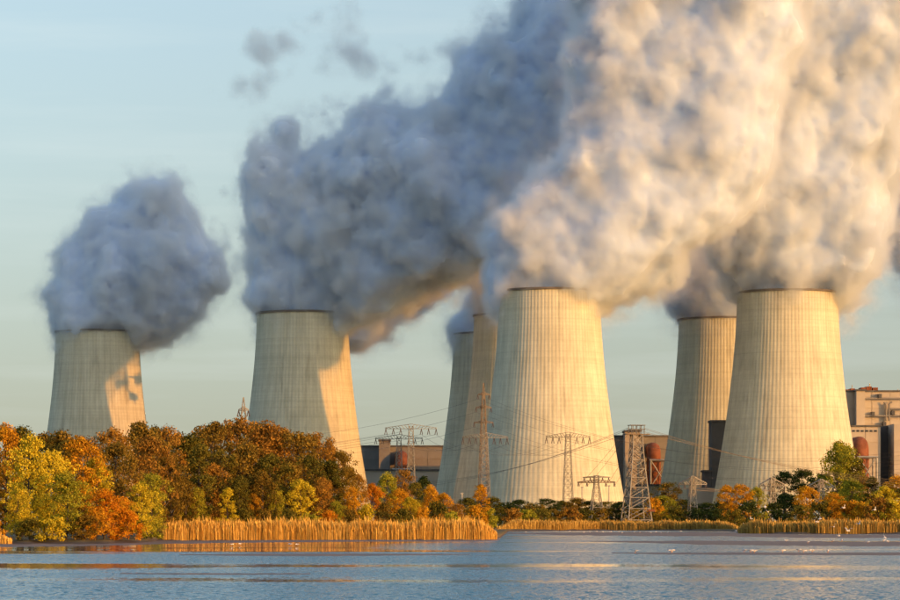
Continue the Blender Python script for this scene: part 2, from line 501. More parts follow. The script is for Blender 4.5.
# far block seen between the second tower and the ones behind the central tower
Y = 1760
b1 = empty('boiler_house', on_ground(405, Y)); tag(b1, 'grey boiler house between the second tower and the central towers', 'power building')
w = facade(b1, 340, 530, 447, Y, 60, M_CLAD, panels=M_CLAD)
coping(w, b1.location, 340, 530, 447, Y, 60)
p = facade(b1, 379, 390, 441, Y - 9, 12, M_CLAD, 'stair_tower'); coping(p, b1.location, 379, 390, 441, Y - 9, 12)
duct(b1, 401.5, 451, Y, 6.5, 520)
support_frame(b1, 394, 409, 470, 520, Y, M_STEEL)
low = facade(b1, 345, 440, 471, Y - 40, 24, M_CLAD2, 'annex'); coping(low, b1.location, 345, 440, 471, Y - 40, 24)

# block between the central and the right-hand towers
Y = 1620
b2 = empty('boiler_house', on_ground(650, Y)); tag(b2, 'brown-grey boiler house with a rusty bent duct between the two big sunlit towers', 'power building')
w = facade(b2, 580, 760, 437, Y, 60, M_CLAD, panels=M_CLAD); coping(w, b2.location, 580, 760, 437, Y, 60)
p = facade(b2, 625, 640, 432, Y - 16, 20, M_CLAD2, 'stair_tower'); coping(p, b2.location, 625, 640, 432, Y - 16, 20)
duct(b2, 652, 443, Y, 7.0, 520)
support_frame(b2, 648, 665, 461, 520, Y, M_STEEL)
low = facade(b2, 640, 700, 486, Y - 60, 30, M_CLAD2, 'annex'); coping(low, b2.location, 640, 700, 486, Y - 60, 30)

# dark stair tower between the right-hand pair of towers
Y = 1468
b3 = empty('lift_tower', on_ground(722, Y)); tag(b3, 'dark box-shaped lift tower wedged between the pair of cooling towers on the right', 'power building')
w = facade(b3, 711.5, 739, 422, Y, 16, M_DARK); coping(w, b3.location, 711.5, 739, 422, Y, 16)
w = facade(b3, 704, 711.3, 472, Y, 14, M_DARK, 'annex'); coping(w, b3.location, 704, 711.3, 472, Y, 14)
w = facade(b3, 690, 715, 488, Y - 22, 16, M_CLAD2, 'pump_house')

# boiler house at the right edge
Y = 1560
b4 = empty('boiler_house', on_ground(880, Y)); tag(b4, 'stepped boiler house with rooftop plant and pipes at the right edge', 'power building')
w = facade(b4, 835, 1000, 392, Y + 40, 60, M_CLAD2, 'upper_block', panels=M_CLAD2, bay=11.0, storey=9.0); coping(w, b4.location, 835, 1000, 392, Y + 40, 60)
# pilaster and recesses of the upper block
p = facade(b4, 856.5, 865, 391, Y + 32, 7.6, M_CLAD2, 'stair_tower'); coping(p, b4.location, 856.5, 865, 391, Y + 32, 7.6)
w = facade(b4, 850, 880.5, 427, Y, 38, M_CLAD2, 'lower_block', panels=M_CLAD2, bay=11.0, storey=9.0); coping(w, b4.location, 850, 880.5, 427, Y, 38)
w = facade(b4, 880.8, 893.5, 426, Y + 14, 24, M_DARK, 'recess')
w = facade(b4, 893.8, 1000, 424, Y - 6, 44, M_CLAD2, 'lower_block', panels=M_CLAD2, bay=11.0, storey=9.0)
duct(b4, 857, 437, Y, 8.0, 520)
support_frame(b4, 853, 871, 458, 520, Y, M_STEEL)
bl = b4.location
for (a, b_, tp, bt) in ((846, 850, 389.5, 391.6), (850.5, 855, 388.5, 391.6), (861, 866, 387.5, 391.6), (866.5, 872, 386.5, 391.6), (873, 878, 387.5, 391.6)):
    yy = Y + 50
    MB().box(pxx(a, yy) - bl.x, pxx(b_, yy) - bl.x, 50, 60, pz(bt, yy) + .2, pz(tp, yy)).build('roof_unit', M_RUST, b4)
for (a, tp) in ((852, 385), (869.5, 383.5), (869.9, 384), (898, 389)):
    yy = Y + 52
    MB().tube((pxx(a, yy) - bl.x, 52, pz(391, yy)), (pxx(a, yy) - bl.x, 52, pz(tp, yy)), .35, .25, 6).build('vent_pipe', M_STEEL, b4)
yy = Y + 37.5
for pts in ([(866, 398.5), (900, 398.5), (940, 398.5)], [(856, 416), (940, 416)], [(886, 421), (886, 405), (884, 402)], [(889, 421), (889, 404), (892, 402)], [(890, 409), (930, 409)]):
    MB().path([(pxx(a, yy) - bl.x, 37.5, pz(b_, yy)) for a, b_ in pts], .55, 6).build('pipe', M_CLAD, b4)
for (a, b_) in ((873, 414), (884.5, 424), (880, 396), (893, 413)):
    x, z = pxx(a, yy) - bl.x, pz(b_, yy)
    MB().box(x - .9, x + .9, 36.5, 39.5, z - 1.2, z + 1.2).build('vent_box', M_DARK, b4)
for i in range(6):
    yw = Y - .35
    x = pxx(853.5 + i * 4.4, yw) - bl.x; z = pz(431, yw)
    MB().box(x - .8, x + .8, -.55, 0.2, z - .5, z + .5).build('window', M_GLASS, b4)
# ------------------------------------------------------------------ pylons, posts and wires
M_PYL = simple('pylon_steel', (0.21, 0.205, 0.185), 0.6, 0.2, var=0.2, scale=0.6)
M_PYL_BR = simple('brown_pylon_steel', (0.18, 0.14, 0.10), 0.65, 0.2, var=0.25, scale=0.6)
M_INS = simple('brown_insulator', (0.07, 0.045, 0.035), 0.35, spec=0.5)
M_CONC_POST = simple('pale_post', (0.4, 0.39, 0.36), 0.8)
M_WIRE = simple('wire', (0.10, 0.09, 0.085), 0.5, 0.3)
INS_ME = {}
def insulator(parent, p, length, r=0.13):
    key = (round(length, 1), round(r, 2))
    if key not in INS_ME:
        m = MB()
        for s in (-1, 1):
            pts, rad = [], []
            for i in range(9):
                pts.append((s * length * .22 * i / 8, 0, -length * i / 8)); rad.append(r if i % 2 else r * 1.5)
            m.path(pts, rad, 5)
        INS_ME[key] = m.me('insulator', M_INS)
    return link('insulator', INS_ME[key], parent, p)

def lattice(t, levels, mat, leg_r, br_r, rows=1):
    """Four legs, each a part, and the bracing between them. levels: (z, half width)."""
    for sx, sy in ((-1, -1), (1, -1), (1, 1), (-1, 1)):
        MB().path([(sx * h, sy * h, z) for z, h in levels], leg_r, 4).build('leg', mat, t)
    b = MB()
    for (z0, h0), (z1, h1) in zip(levels, levels[1:]):
        c0 = [(-h0, -h0, z0), (h0, -h0, z0), (h0, h0, z0), (-h0, h0, z0)]
        c1 = [(-h1, -h1, z1), (h1, -h1, z1), (h1, h1, z1), (-h1, h1, z1)]
        for i in range(4):
            j = (i + 1) % 4
            b.tube(c0[i], c1[j], br_r, n=3, cap=False); b.tube(c0[j], c1[i], br_r, n=3, cap=False)
            b.tube(c1[i], c1[j], br_r, n=3, cap=False)
    o = b.build('bracing', mat, t); tag(o, kind='stuff')
    return o

def levels(z0, z1, h0, h1, n, power=0.8):
    return [(z0 + (z1 - z0) * (1 - (1 - i / n) ** power if False else i / n), h0 + (h1 - h0) * (i / n) ** power) for i in range(n + 1)]

def truss_arm(t, half, z, mat, drop, depth=0.7, r=0.10, n=6, arch=0.0):
    """A crossarm: two chords and a zigzag, tapering to its tips."""
    m = MB()
    for s in (-1, 1):
        for k in range(n):
            a0, a1 = half * k / n, half * (k + 1) / n
            u0, u1 = depth * (1 - .8 * (k / n)), depth * (1 - .8 * ((k + 1) / n))
            for y in (-.5, .5):
                y0, y1 = y * (1 - .7 * k / n), y * (1 - .7 * (k + 1) / n)
                m.tube((s*a0, y0, z), (s*a1, y1, z), r, n=3, cap=False)
                m.tube((s*a0, y0, z + u0 * (1 + arch)), (s*a1, y1, z + u1 * (1 + arch * (1 - ((k+1)/n) ** 2))), r, n=3, cap=False)
                m.tube((s*a0, y0, z), (s*a1, y1, z + u1), r * .8, n=3, cap=False)
            m.tube((s*a1, -.5 * (1 - .7*(k+1)/n), z), (s*a1, .5 * (1 - .7*(k+1)/n), z), r * .8, n=3, cap=False)
    return m.build('crossarm', mat, t)

ARM_TIPS = {}
def t_pylon(px, top, Y, halfpx, label, base_h, top_h, rz=0.0, mat=None, key=None):
    """Tall pylon with one wide crossarm and six insulators."""
    mat = mat or M_PYL
    z1 = pz(top, Y); zarm = z1 - 2.0; half = halfpx / F_PX * Y
    t = empty('pylon', on_ground(px, Y, 0.5), rz); tag(t, label, 'pylon', 'pylons of the overhead lines')
    lattice(t, levels(0, zarm, base_h, top_h, 13), mat, .15, .075)
    arm = truss_arm(t, half, zarm - 1.2, mat, 0, depth=2.2, r=.12, n=8)
    tips = []
    for f_ in (-.97, -.68, -.40, .40, .68, .97):
        insulator(arm, (half * f_, 0, zarm - 1.3), 2.6)
        tips.append(t.matrix_basis @ Vector((half * f_, 0, zarm - 3.8)))
    if key: ARM_TIPS[key] = tips
    return t

# the near mast standing in the shallows
def near_mast():
    Y = 925
    t = empty('lattice_mast', on_ground(636.5, Y, -0.1), 0.25)
    tag(t, 'tall wide lattice mast with platform on top, in front of the rusty duct', 'pylon', 'pylons of the overhead lines')
    z1 = pz(425, Y); zp = pz(434.5, Y)
    lattice(t, [(0, 4.3), (3.4, 4.0), (7.2, 3.6), (10.8, 3.25), (14.2, 2.9), (17.4, 2.6), (20.4, 2.3), (23.2, 2.05), (25.8, 1.85), (28.0, 1.7), (zp, 1.6)], M_PYL, .24, .13)
    m = MB().box(-4.2, 4.2, -1.9, 1.9, zp, zp + .3)
    p = m.build('platform', M_PYL_BR, t)
    c = MB()
    for x in (-2.2, -.7, .7, 2.2):
        for y in (-1.6, 1.6): c.tube((x, y, zp + .3), (x, y, z1), .13)
    for z in (zp + 1.7, z1):
        for y in (-1.6, 1.6): c.tube((-2.6, y, z), (2.6, y, z), .13)
    for x in (-2.2, 2.2): c.tube((x, -1.6, z1), (x, 1.6, z1), .13)
    c.build('head_frame', M_PYL, t)
    for sx in (-1, 1):
        for sy in (-1, 1): MB().tube((sx*4.3, sy*4.3, -.6), (sx*4.3, sy*4.3, 1.3), .65, .55, 8).build('footing', M_CONC_POST, t)
    MB().path([(-1.4, 1.2, 3), (-1.0, 1.2, zp)], .12, 4).build('cable_duct', M_PYL_BR, t)
    s = MB().box(2.8, 5.1, -4.2, -3.9, 6.2, 6.9).build('beam', M_RUST, t)
    ARM_TIPS['near'] = [t.matrix_basis @ Vector((x, 0, zp + 2.2)) for x in (-3, -1.5, 1.5, 3)]
near_mast()

def low_pylon(px, top, Y, halfpx, label, base_h, arch=0.0, rz=0.0, water=False):
    """Squat pylon with two stacked crossarms."""
    z1 = pz(top, Y); half = halfpx / F_PX * Y
    t = empty('pylon', on_ground(px, Y, -0.1 if water else 0.5), rz); tag(t, label, 'pylon', 'pylons of the overhead lines')
    zw = z1 - 3.2
    lattice(t, levels(0, zw, base_h, .75, 6, .9) + [(z1 - .3, .7)], M_PYL, .15, .085)
    if arch:
        arm = truss_arm(t, half, z1 - 3.2, M_PYL, 0, depth=1.6, r=.13, n=7, arch=.9)
        tips = [(-.95, -4.4), (-.55, -4.4), (.55, -4.4), (.95, -4.4)]
    else:
        arm = truss_arm(t, half, z1 - 2.6, M_PYL_BR, 0, depth=.9, r=.15, n=6)
        a2 = truss_arm(t, half * .72, z1 - .9, M_PYL, 0, depth=.5, r=.11, n=5)
        for f_ in (-.9, -.45, .45, .9): insulator(a2, (half * .72 * f_, 0, z1 - .9), 1.2, .10)
        tips = [(-.95, -3.8), (-.5, -3.8), (.5, -3.8), (.95, -3.8)]
    for f_, dz in tips: insulator(arm, (half * f_, 0, z1 + dz + 1.2), 1.3, .11)
    for sx in (-1, 1):
        for sy in (-1, 1): MB().tube((sx*base_h, sy*base_h, -.5), (sx*base_h, sy*base_h, 1.8 if water else .6), .5, .4, 8).build('footing', M_CONC_POST, t)
    return [t.matrix_basis @ Vector((half * f_, 0, z1 + dz)) for f_, dz in tips]
ARM_TIPS['l0'] = low_pylon(596.5, 474.5, 925, 19.5, 'squat pylon with two dark crossarms standing in front of the big central tower', 2.7, rz=.2, water=True)
ARM_TIPS['l1'] = low_pylon(692.5, 477, 985, 15, 'squat pylon with arched crossarm just left of the rightmost tower', 1.9, .9, .25)
ARM_TIPS['l2'] = low_pylon(772, 478.5, 1000, 14, 'squat pylon with arched crossarm in front of the rightmost tower', 1.9, .9, .3)
ARM_TIPS['l3'] = low_pylon(821, 480, 1010, 14, 'squat pylon with arched crossarm beside the tallest tree on the right', 1.9, .9, .3)
t_pylon(568, 431, 1190, 22.5, 'tall pylon with one wide crossarm against the sunlit central tower', 2.6, .95, .12, key='t0')
t_pylon(485, 431.5, 1190, 23, 'tall pylon with one wide crossarm against the bluish edge of the central tower', 2.9, .95, .12, key='t1')
t_pylon(411, 423, 1290, 26, 'taller of two crossarm pylons in front of the grey boiler house', 2.8, .95, .1, key='t2')
t_pylon(399, 433.5, 1390, 24, 'shorter of two crossarm pylons in front of the grey boiler house', 2.8, .95, .1, key='t3')

def tall_mast(px, top, Y, arms, label, base_h, mat, key):
    z1 = pz(top, Y)
    t = empty('pylon', on_ground(px, Y, .5), .2); tag(t, label, 'pylon', 'pylons of the overhead lines')
    lattice(t, levels(0, z1 * .86, base_h, .75, 15, .85) + [(z1 * .93, .4), (z1, .08)], mat, .17, .085)
    tips = []
    for ay, hp in arms:
        z = pz(ay, Y); h = hp / F_PX * Y
        arm = truss_arm(t, h, z, mat, 0, depth=1.2, r=.13, n=4)
        for s in (-1, 1):
            insulator(arm, (s * h * .96, 0, z), 2.0)
            tips.append(t.matrix_basis @ Vector((s * h * .96, 0, z - 2.0)))
    ARM_TIPS[key] = tips
tall_mast(483.5, 384, 1300, ((396, 6), (409, 8), (424, 10)), 'tall thin brown mast with three short crossarms before the shaded towers', 3.0, M_PYL_BR, 'm0')
tall_mast(243.5, 399, 900, ((412, 5), (424, 7)), 'pylon whose tip pokes out above the wood beside the second tower', 2.6, M_PYL, 'm1')

def post(px, top, Y, label):
    z = pz(top, Y)
    t = empty('lamp_post', on_ground(px, Y, .5)); tag(t, label, 'post', 'lamp posts before the towers')
    MB().tube((0, 0, 0), (0, 0, z - .8), .28, .2, 8).build('pole', M_CONC_POST, t)
    MB().box(-.5, .5, -.25, .25, z - .85, z - .45).build('lamp_head', M_STEEL, t)
post(582, 487, 1060, 'grey post left of the pair below the sunlit central tower')
post(609, 485.5, 1060, 'grey post at the lower right edge of the sunlit central tower')
post(462, 493, 900, 'pale lamp post among the bushes under the shaded rear towers')

WIRE_COUNT = {}
def wire(a, b, sag, what, r=0.055):
    a, b = Vector(a), Vector(b)
    pts = []
    for i in range(25):
        t = i / 24
        p = a.lerp(b, t); p.z -= sag * 4 * t * (1 - t); pts.append(p)
    o = MB().path([p - a for p in pts], r, 4).build('power_line', M_WIRE, None, loc=a)
    i = WIRE_COUNT.get(what, 0); WIRE_COUNT[what] = i + 1
    tag(o, '%s wire of the %s' % (ordinal(i), what), 'power line', 'overhead conductors')
    return o
T = ARM_TIPS
for i in (0, 2, 3, 5):
    wire(T['t0'][i], T['t1'][i] , 5, 'line between the two pylons before the central tower')
    wire(T['t1'][i], T['t2'][i] , 5, 'line from the bluish edge pylon to the boiler house pylons')
    wire(T['t2'][i], at(-60 + 5*i, 452 + i, 1700), 9, 'line running out to the left past the second tower')
for i, p in enumerate(T['m0']):
    wire(p, at(960, 442 + 4*i, 1250), 16, 'line from the brown mast towards the right edge')
    if i % 2 == 0: wire(p, at(200, 436 + 5*i, 1550), 7, 'line from the brown mast towards the second tower')
for i, p in enumerate(T['near']):
    wire(p, T['l0'][i], .6, 'line dropping from the near mast to the squat pylon beside it')
    wire(p, at(960, 486 + 3*i, 960), 3, 'line from the near mast towards the right edge')
for i in range(4):
    wire(T['l1'][i], T['l2'][i], 1.0, 'low line between the arched pylons on the right')
    wire(T['l2'][i], T['l3'][i], .8, 'low line between the arched pylons further right')
    wire(T['l3'][i], at(960, 484 + i, 1030), 1.2, 'low line leaving at the right edge')
for i in range(3):
    wire(at(340, 488 - 3*i, 1240), T['near'][i], 7, 'line rising across the central tower to the near mast')
# ------------------------------------------------------------------ trees, bushes and reeds
def leaf_material(name, cols):
    m, nt, b = material(name)
    g = nt.n('ShaderNodeNewGeometry')
    oi = nt.n('ShaderNodeObjectInfo')
    tc = nt.n('ShaderNodeTexCoord').outputs['Object']
    f = nt.noise(tc, 0.35, 3.0, 0.6)
    r = nt.m('ADD', nt.m('MULTIPLY', g.outputs['Random Per Island'], 0.55), nt.m('MULTIPLY', f, 0.55))
    r = nt.m('ADD', r, nt.m('MULTIPLY_ADD', oi.outputs['Random'], 0.24, -0.17))
    n = len(cols)
    c = nt.ramp(r, [(0.15 + 0.7 * i / (n - 1), k) for i, k in enumerate(cols)])
    dif = nt.n('ShaderNodeBsdfDiffuse', ins={'Color': c})
    tr = nt.n('ShaderNodeBsdfTranslucent', ins={'Color': c})
    mx = nt.n('ShaderNodeMixShader', ins={0: 0.25, 1: dif.outputs[0], 2: tr.outputs[0]})
    m.node_tree.links.new(mx.outputs[0], m.node_tree.nodes['Material Output'].inputs['Surface'])
    m.node_tree.nodes.remove(b)
    return m
LEAF = {
    'yellow': leaf_material('yellow_leaves', [(.26, .21, .02), (.56, .45, .03), (.74, .60, .05)]),
    'yellow-green': leaf_material('yellow_green_leaves', [(.12, .14, .02), (.30, .30, .03), (.50, .43, .04)]),
    'orange': leaf_material('orange_leaves', [(.25, .12, .015), (.58, .29, .02), (.76, .46, .03)]),
    'red-orange': leaf_material('red_orange_leaves', [(.23, .08, .01), (.54, .20, .015), (.68, .33, .02)]),
    'russet': leaf_material('russet_leaves', [(.11, .060, .015), (.30, .160, .03), (.46, .255, .04)]),
    'brown-olive': leaf_material('brown_olive_leaves', [(.08, .057, .013), (.21, .142, .025), (.34, .225, .035)]),
    'olive': leaf_material('olive_leaves', [(.05, .052, .012), (.135, .125, .022), (.23, .19, .033)]),
    'dark green': leaf_material('dark_green_leaves', [(.020, .036, .012), (.048, .07, .020), (.10, .118, .03)]),
}
M_BARK = simple('bark', (0.09, 0.07, 0.055), 0.9, scale=1.2, var=0.35)

def leaf_cloud(rng, clumps, per, size):
    """Leaf-sized quads in clumps. clumps: rows of x, y, z, radius."""
    C = np.repeat(clumps, per, 0)
    n = len(C)
    d = rng.normal(size=(n, 3)); d /= np.linalg.norm(d, axis=1)[:, None]
    rad = C[:, 3] * rng.uniform(0.15, 1.0, n) ** 0.6
    c = C[:, :3] + d * rad[:, None] * np.array([1, 1, .75])
    nrm = d + rng.normal(size=(n, 3)) * 0.7 + np.array([0, 0, .3]); nrm /= np.linalg.norm(nrm, axis=1)[:, None]
    t = np.cross(nrm, rng.normal(size=(n, 3))); t /= np.linalg.norm(t, axis=1)[:, None]
    b = np.cross(nrm, t)
    s = size * rng.uniform(.6, 1.3, n)[:, None]
    V = np.stack([c - t * s * .5, c - b * s * .33, c + t * s * .5, c + b * s * .33], 1).reshape(-1, 3)
    return V

def cloud_mesh(name, V):
    n = len(V) // 4
    me = bpy.data.meshes.new(name)
    me.vertices.add(len(V)); me.vertices.foreach_set('co', V.astype(np.float32).ravel())
    me.loops.add(4 * n); me.loops.foreach_set('vertex_index', np.arange(4 * n, dtype=np.int32))
    me.polygons.add(n); me.polygons.foreach_set('loop_start', np.arange(0, 4 * n, 4, dtype=np.int32))
    me.polygons.foreach_set('loop_total', np.full(n, 4, dtype=np.int32)) if False else None
    me.update(calc_edges=True)
    return me

def tree_model(seed, kind):
    """Returns (trunk mesh, crown mesh, height, half width) of one tree form, standing at the origin."""
    rng = np.random.default_rng(seed)
    if kind == 'broad':   H, W, z0, nc, per, sz, cr = 17.0, 4.6, 2.0, 100, 75, .42, (.9, 1.8)
    elif kind == 'tall':  H, W, z0, nc, per, sz, cr = 19.0, 3.3, 2.5, 90, 70, .40, (.7, 1.5)
    elif kind == 'airy':  H, W, z0, nc, per, sz, cr = 18.0, 4.4, 4.0, 92, 58, .36, (.7, 1.45)
    elif kind == 'poplar':H, W, z0, nc, per, sz, cr = 20.0, 3.8, 1.5, 120, 75, .50, (.9, 1.6)
    elif kind == 'pine':  H, W, z0, nc, per, sz, cr = 15.0, 3.8, 5.0, 60, 60, .42, (.8, 1.4)
    else:                 H, W, z0, nc, per, sz, cr = 6.0, 3.4, 0.2, 46, 56, .42, (.7, 1.2)
    cl = []
    lobes = rng.uniform(0, 2 * math.pi, 3); la = rng.uniform(.08, .22, 3)
    while len(cl) < nc:
        u = rng.uniform(); a_ = rng.uniform(0, 2 * math.pi)
        h = z0 + (H - z0) * u
        if kind in ('tall', 'poplar'): prof = math.sin(math.pi * min(1, .16 + u * .84)) ** .75 * (1.05 - .35 * u)
        elif kind == 'bush': prof = math.sqrt(max(0, 1 - u * u)) 
        elif kind == 'pine': prof = math.sin(math.pi * (.2 + .8 * u)) ** .6 * (.7 + .4 * rng.uniform())
        else: prof = math.sin(math.pi * (.14 + .86 * u)) ** .62
        prof *= 1 + sum(la[k] * math.sin((k + 2) * a_ + lobes[k] + 3 * u) for k in range(3))
        r = W * prof * rng.uniform(.12, 1.0) ** .5
        cl.append((r * math.cos(a_), r * math.sin(a_), h - (1.1 if u > .9 else 0), rng.uniform(*cr)))
    cl = np.array(cl)
    V = leaf_cloud(rng, cl, per, sz)
    crown = cloud_mesh('crown', V)
    m = MB()
    lean = rng.uniform(-.5, .5, 2)
    def spine(t): return Vector((lean[0] * math.sin(t * 3), lean[1] * math.sin(t * 2.3), (H - 1.2) * t))
    tr = .026 * H ** .8 if kind != 'bush' else .06
    m.path([spine(t) for t in np.linspace(0, 1, 9)], [tr * (1 - .88 * t) + .02 for t in np.linspace(0, 1, 9)], 7)
    for c in cl[:: 2 if kind != 'bush' else 4]:
        t = max(.08, min(.92, (c[2] - np.hypot(c[0], c[1]) * .75) / (H - 1.2)))
        p0, p1 = spine(t), Vector(c[:3])
        mid = p0.lerp(p1, .5) + Vector((0, 0, -.06 * (p1 - p0).length))
        r0 = tr * (1 - .85 * t) * .5 + .015
        m.path([p0, mid, p1], [r0, r0 * .6, .02], 4)
    trunk = m.me('trunk', M_BARK, True)
    return trunk, crown, H, W
MODELS = {}
for i, (k, n) in enumerate((('broad', 4), ('tall', 3), ('airy', 4), ('pine', 2), ('bush', 4))):
    MODELS[k] = [tree_model(100 * i + 7 * j, k) for j in range(n)]

TREE_COUNT = {}
TREES = []
def tree(px, top, Y, wpx, kind, colour, zone, ground=None):
    TREES.append((px, top, Y, wpx, kind, colour, zone))
def plant_trees():
    rng = random.Random(12)
    used = {}
    for px, top, Y, wpx, kind, colour, zone in sorted(TREES):
        i = used.get(kind, rng.randrange(4)); used[kind] = i + 1
        tk, cw, H, W = MODELS[kind][i % len(MODELS[kind])]
        h = pz(top, Y) - .5; sz = h / H; sx = (wpx / 2 / F_PX * Y) / W
        name = 'bush' if kind == 'bush' else 'tree'
        t = empty(name, on_ground(px, Y, .5), rng.uniform(0, 6.28))
        t.scale = (sx, sx, sz)
        word = 'bush' if kind == 'bush' else 'pine-like tree' if kind == 'pine' else 'tree'
        key = (colour, word, zone); n = TREE_COUNT.get(key, 0); TREE_COUNT[key] = n + 1
        tag(t, '%s %s %s from the left %s' % (ordinal(n), colour, word, zone), 'bush' if kind == 'bush' else 'tree', 'trees and bushes ' + zone)
        link('stem' if kind == 'bush' else 'trunk', tk, t)
        if not cw.materials: cw.materials.append(LEAF[colour])
        c = link('crown' if kind != 'bush' else 'foliage', cw, t)
        c.material_slots[0].link = 'OBJECT'; c.material_slots[0].material = LEAF[colour]

Z1 = 'in the wood on the left bank'
for row in [  # px, top row, distance, width px, form, colour
    # back row
    (-14, 420, 420, 60, 'broad', 'russet'), (22, 424, 430, 56, 'broad', 'olive'), (62, 428, 430, 54, 'broad', 'brown-olive'), (112, 424, 420, 58, 'airy', 'russet'),
    (140, 419, 430, 60, 'broad', 'brown-olive'), (166, 421, 445, 52, 'airy', 'russet'), (190, 432, 450, 50, 'tall', 'olive'), (214, 417, 460, 58, 'airy', 'brown-olive'),
    (240, 413, 465, 56, 'airy', 'russet'), (266, 419, 470, 58, 'broad', 'russet'), (296, 426, 470, 56, 'airy', 'brown-olive'), (318, 428, 475, 48, 'airy', 'russet'),
    (340, 446, 480, 40, 'airy', 'brown-olive'),
    (44, 430, 445, 52, 'broad', 'brown-olive'), (88, 432, 448, 52, 'broad', 'russet'), (154, 424, 462, 50, 'broad', 'olive'), (204, 424, 480, 54, 'broad', 'russet'), (228, 418, 486, 54, 'broad', 'brown-olive'),
    (254, 420, 490, 54, 'broad', 'brown-olive'), (282, 425, 490, 54, 'broad', 'russet'), (308, 430, 490, 50, 'broad', 'brown-olive'), (178, 430, 470, 46, 'broad', 'brown-olive'), (330, 442, 492, 40, 'airy', 'russet'),
    (214, 462, 444, 34, 'broad', 'russet'), (262, 470, 445, 34, 'broad', 'brown-olive'), (300, 478, 448, 30, 'broad', 'yellow'), (322, 476, 450, 30, 'broad', 'russet'), (140, 482, 388, 32, 'broad', 'yellow'), (240, 474, 442, 26, 'broad', 'olive'), (196, 486, 438, 26, 'broad', 'yellow-green'),
    # front row
    (4, 421, 375, 44, 'broad', 'orange'), (30, 432, 368, 44, 'broad', 'yellow'), (52, 446, 372, 46, 'broad', 'yellow'), (78, 434, 378, 46, 'broad', 'orange'),
    (66, 470, 364, 40, 'broad', 'yellow-green'), (96, 456, 380, 40, 'broad', 'yellow'), (118, 440, 392, 46, 'broad', 'brown-olive'), (104, 488, 372, 40, 'broad', 'red-orange'),
    (122, 496, 376, 30, 'broad', 'orange'), (148, 434, 404, 48, 'broad', 'russet'), (152, 470, 398, 36, 'broad', 'yellow-green'), (170, 452, 432, 36, 'broad', 'brown-olive'),
    (200, 440, 440, 36, 'tall', 'olive'), (222, 446, 446, 44, 'airy', 'olive'), (246, 440, 450, 46, 'broad', 'brown-olive'), (228, 486, 438, 20, 'tall', 'yellow'),
    (272, 452, 450, 44, 'broad', 'olive'), (290, 462, 452, 40, 'broad', 'brown-olive'), (310, 452, 455, 40, 'airy', 'olive'), (330, 458, 456, 34, 'tall', 'olive'),
    (346, 464, 458, 30, 'broad', 'brown-olive'), (358, 472, 462, 22, 'airy', 'russet'), (18, 486, 362, 30, 'broad', 'yellow'), (276, 488, 446, 20, 'broad', 'yellow-green'),
    (254, 492, 444, 18, 'broad', 'orange'), (352, 484, 452, 20, 'broad', 'orange'), (336, 500, 448, 20, 'broad', 'yellow-green'), (186, 476, 436, 24, 'broad', 'brown-olive')]:
    tree(*row, Z1)
for row in [(-6, 520, 357, 26, 'bush', 'orange'), (30, 518, 360, 30, 'bush', 'olive'), (54, 516, 360, 30, 'bush', 'yellow'), (84, 514, 364, 30, 'bush', 'brown-olive'), (96, 506, 366, 28, 'bush', 'orange'),
            (128, 510, 374, 30, 'bush', 'red-orange'), (146, 512, 392, 26, 'bush', 'yellow-green'), (164, 508, 436, 22, 'bush', 'olive'), (178, 512, 436, 20, 'bush', 'yellow-green'), (200, 510, 438, 24, 'bush', 'olive'),
            (216, 506, 440, 22, 'bush', 'russet'), (244, 508, 440, 24, 'bush', 'olive'), (266, 510, 440, 22, 'bush', 'brown-olive'), (288, 508, 440, 24, 'bush', 'olive'), (310, 512, 440, 22, 'bush', 'yellow-green'),
            (328, 510, 442, 22, 'bush', 'red-orange'), (350, 508, 442, 22, 'bush', 'brown-olive')]:
    tree(*row, Z1)
Z2 = 'in the small copse between reeds and rear towers'
for row in [(372, 482, 470, 26, 'broad', 'red-orange'), (388, 471, 520, 30, 'broad', 'yellow-green'), (404, 466, 540, 26, 'broad', 'russet'), (398, 488, 480, 28, 'broad', 'orange'), (416, 480, 520, 24, 'tall', 'olive'),
            (410, 496, 470, 24, 'broad', 'yellow'), (424, 474, 560, 24, 'tall', 'dark green'), (430, 484, 490, 24, 'broad', 'orange'), (444, 492, 480, 24, 'broad', 'orange'), (438, 500, 462, 24, 'bush', 'olive'),
            (384, 500, 460, 24, 'bush', 'brown-olive'), (366, 504, 452, 22, 'bush', 'yellow'), (456, 502, 470, 22, 'broad', 'russet'), (422, 506, 458, 22, 'bush', 'orange'), (404, 508, 456, 22, 'bush', 'olive'), (452, 510, 458, 22, 'bush', 'yellow-green')]:
    tree(*row, Z2)
Z3 = 'in the green belt below the central tower'
for row in [(468, 500, 900, 24, 'broad', 'olive'), (481, 486, 880, 14, 'tall', 'orange'), (492, 499, 920, 24, 'broad', 'olive'), (506, 505, 940, 26, 'bush', 'dark green'), (520, 502, 960, 24, 'broad', 'dark green'), (534, 506, 950, 24, 'bush', 'brown-olive'),
            (548, 500, 970, 24, 'broad', 'dark green'), (562, 503, 980, 22, 'broad', 'olive'), (576, 500, 980, 22, 'broad', 'brown-olive'), (590, 503, 980, 22, 'broad', 'dark green'), (606, 503, 985, 22, 'broad', 'olive'),
            (620, 504, 985, 24, 'broad', 'dark green'), (474, 508, 870, 20, 'bush', 'orange'), (513, 510, 900, 20, 'bush', 'russet'), (542, 511, 910, 20, 'bush', 'olive'), (570, 510, 915, 20, 'bush', 'russet'),
            (600, 511, 925, 20, 'bush', 'brown-olive'), (488, 511, 880, 18, 'bush', 'yellow-green'), (556, 511, 915, 18, 'bush', 'brown-olive'), (586, 512, 920, 18, 'bush', 'olive'), (527, 512, 905, 18, 'bush', 'yellow-green')]:
    tree(row[0], row[1] - 3, row[2], row[3] * 1.3, *row[4:], Z3)
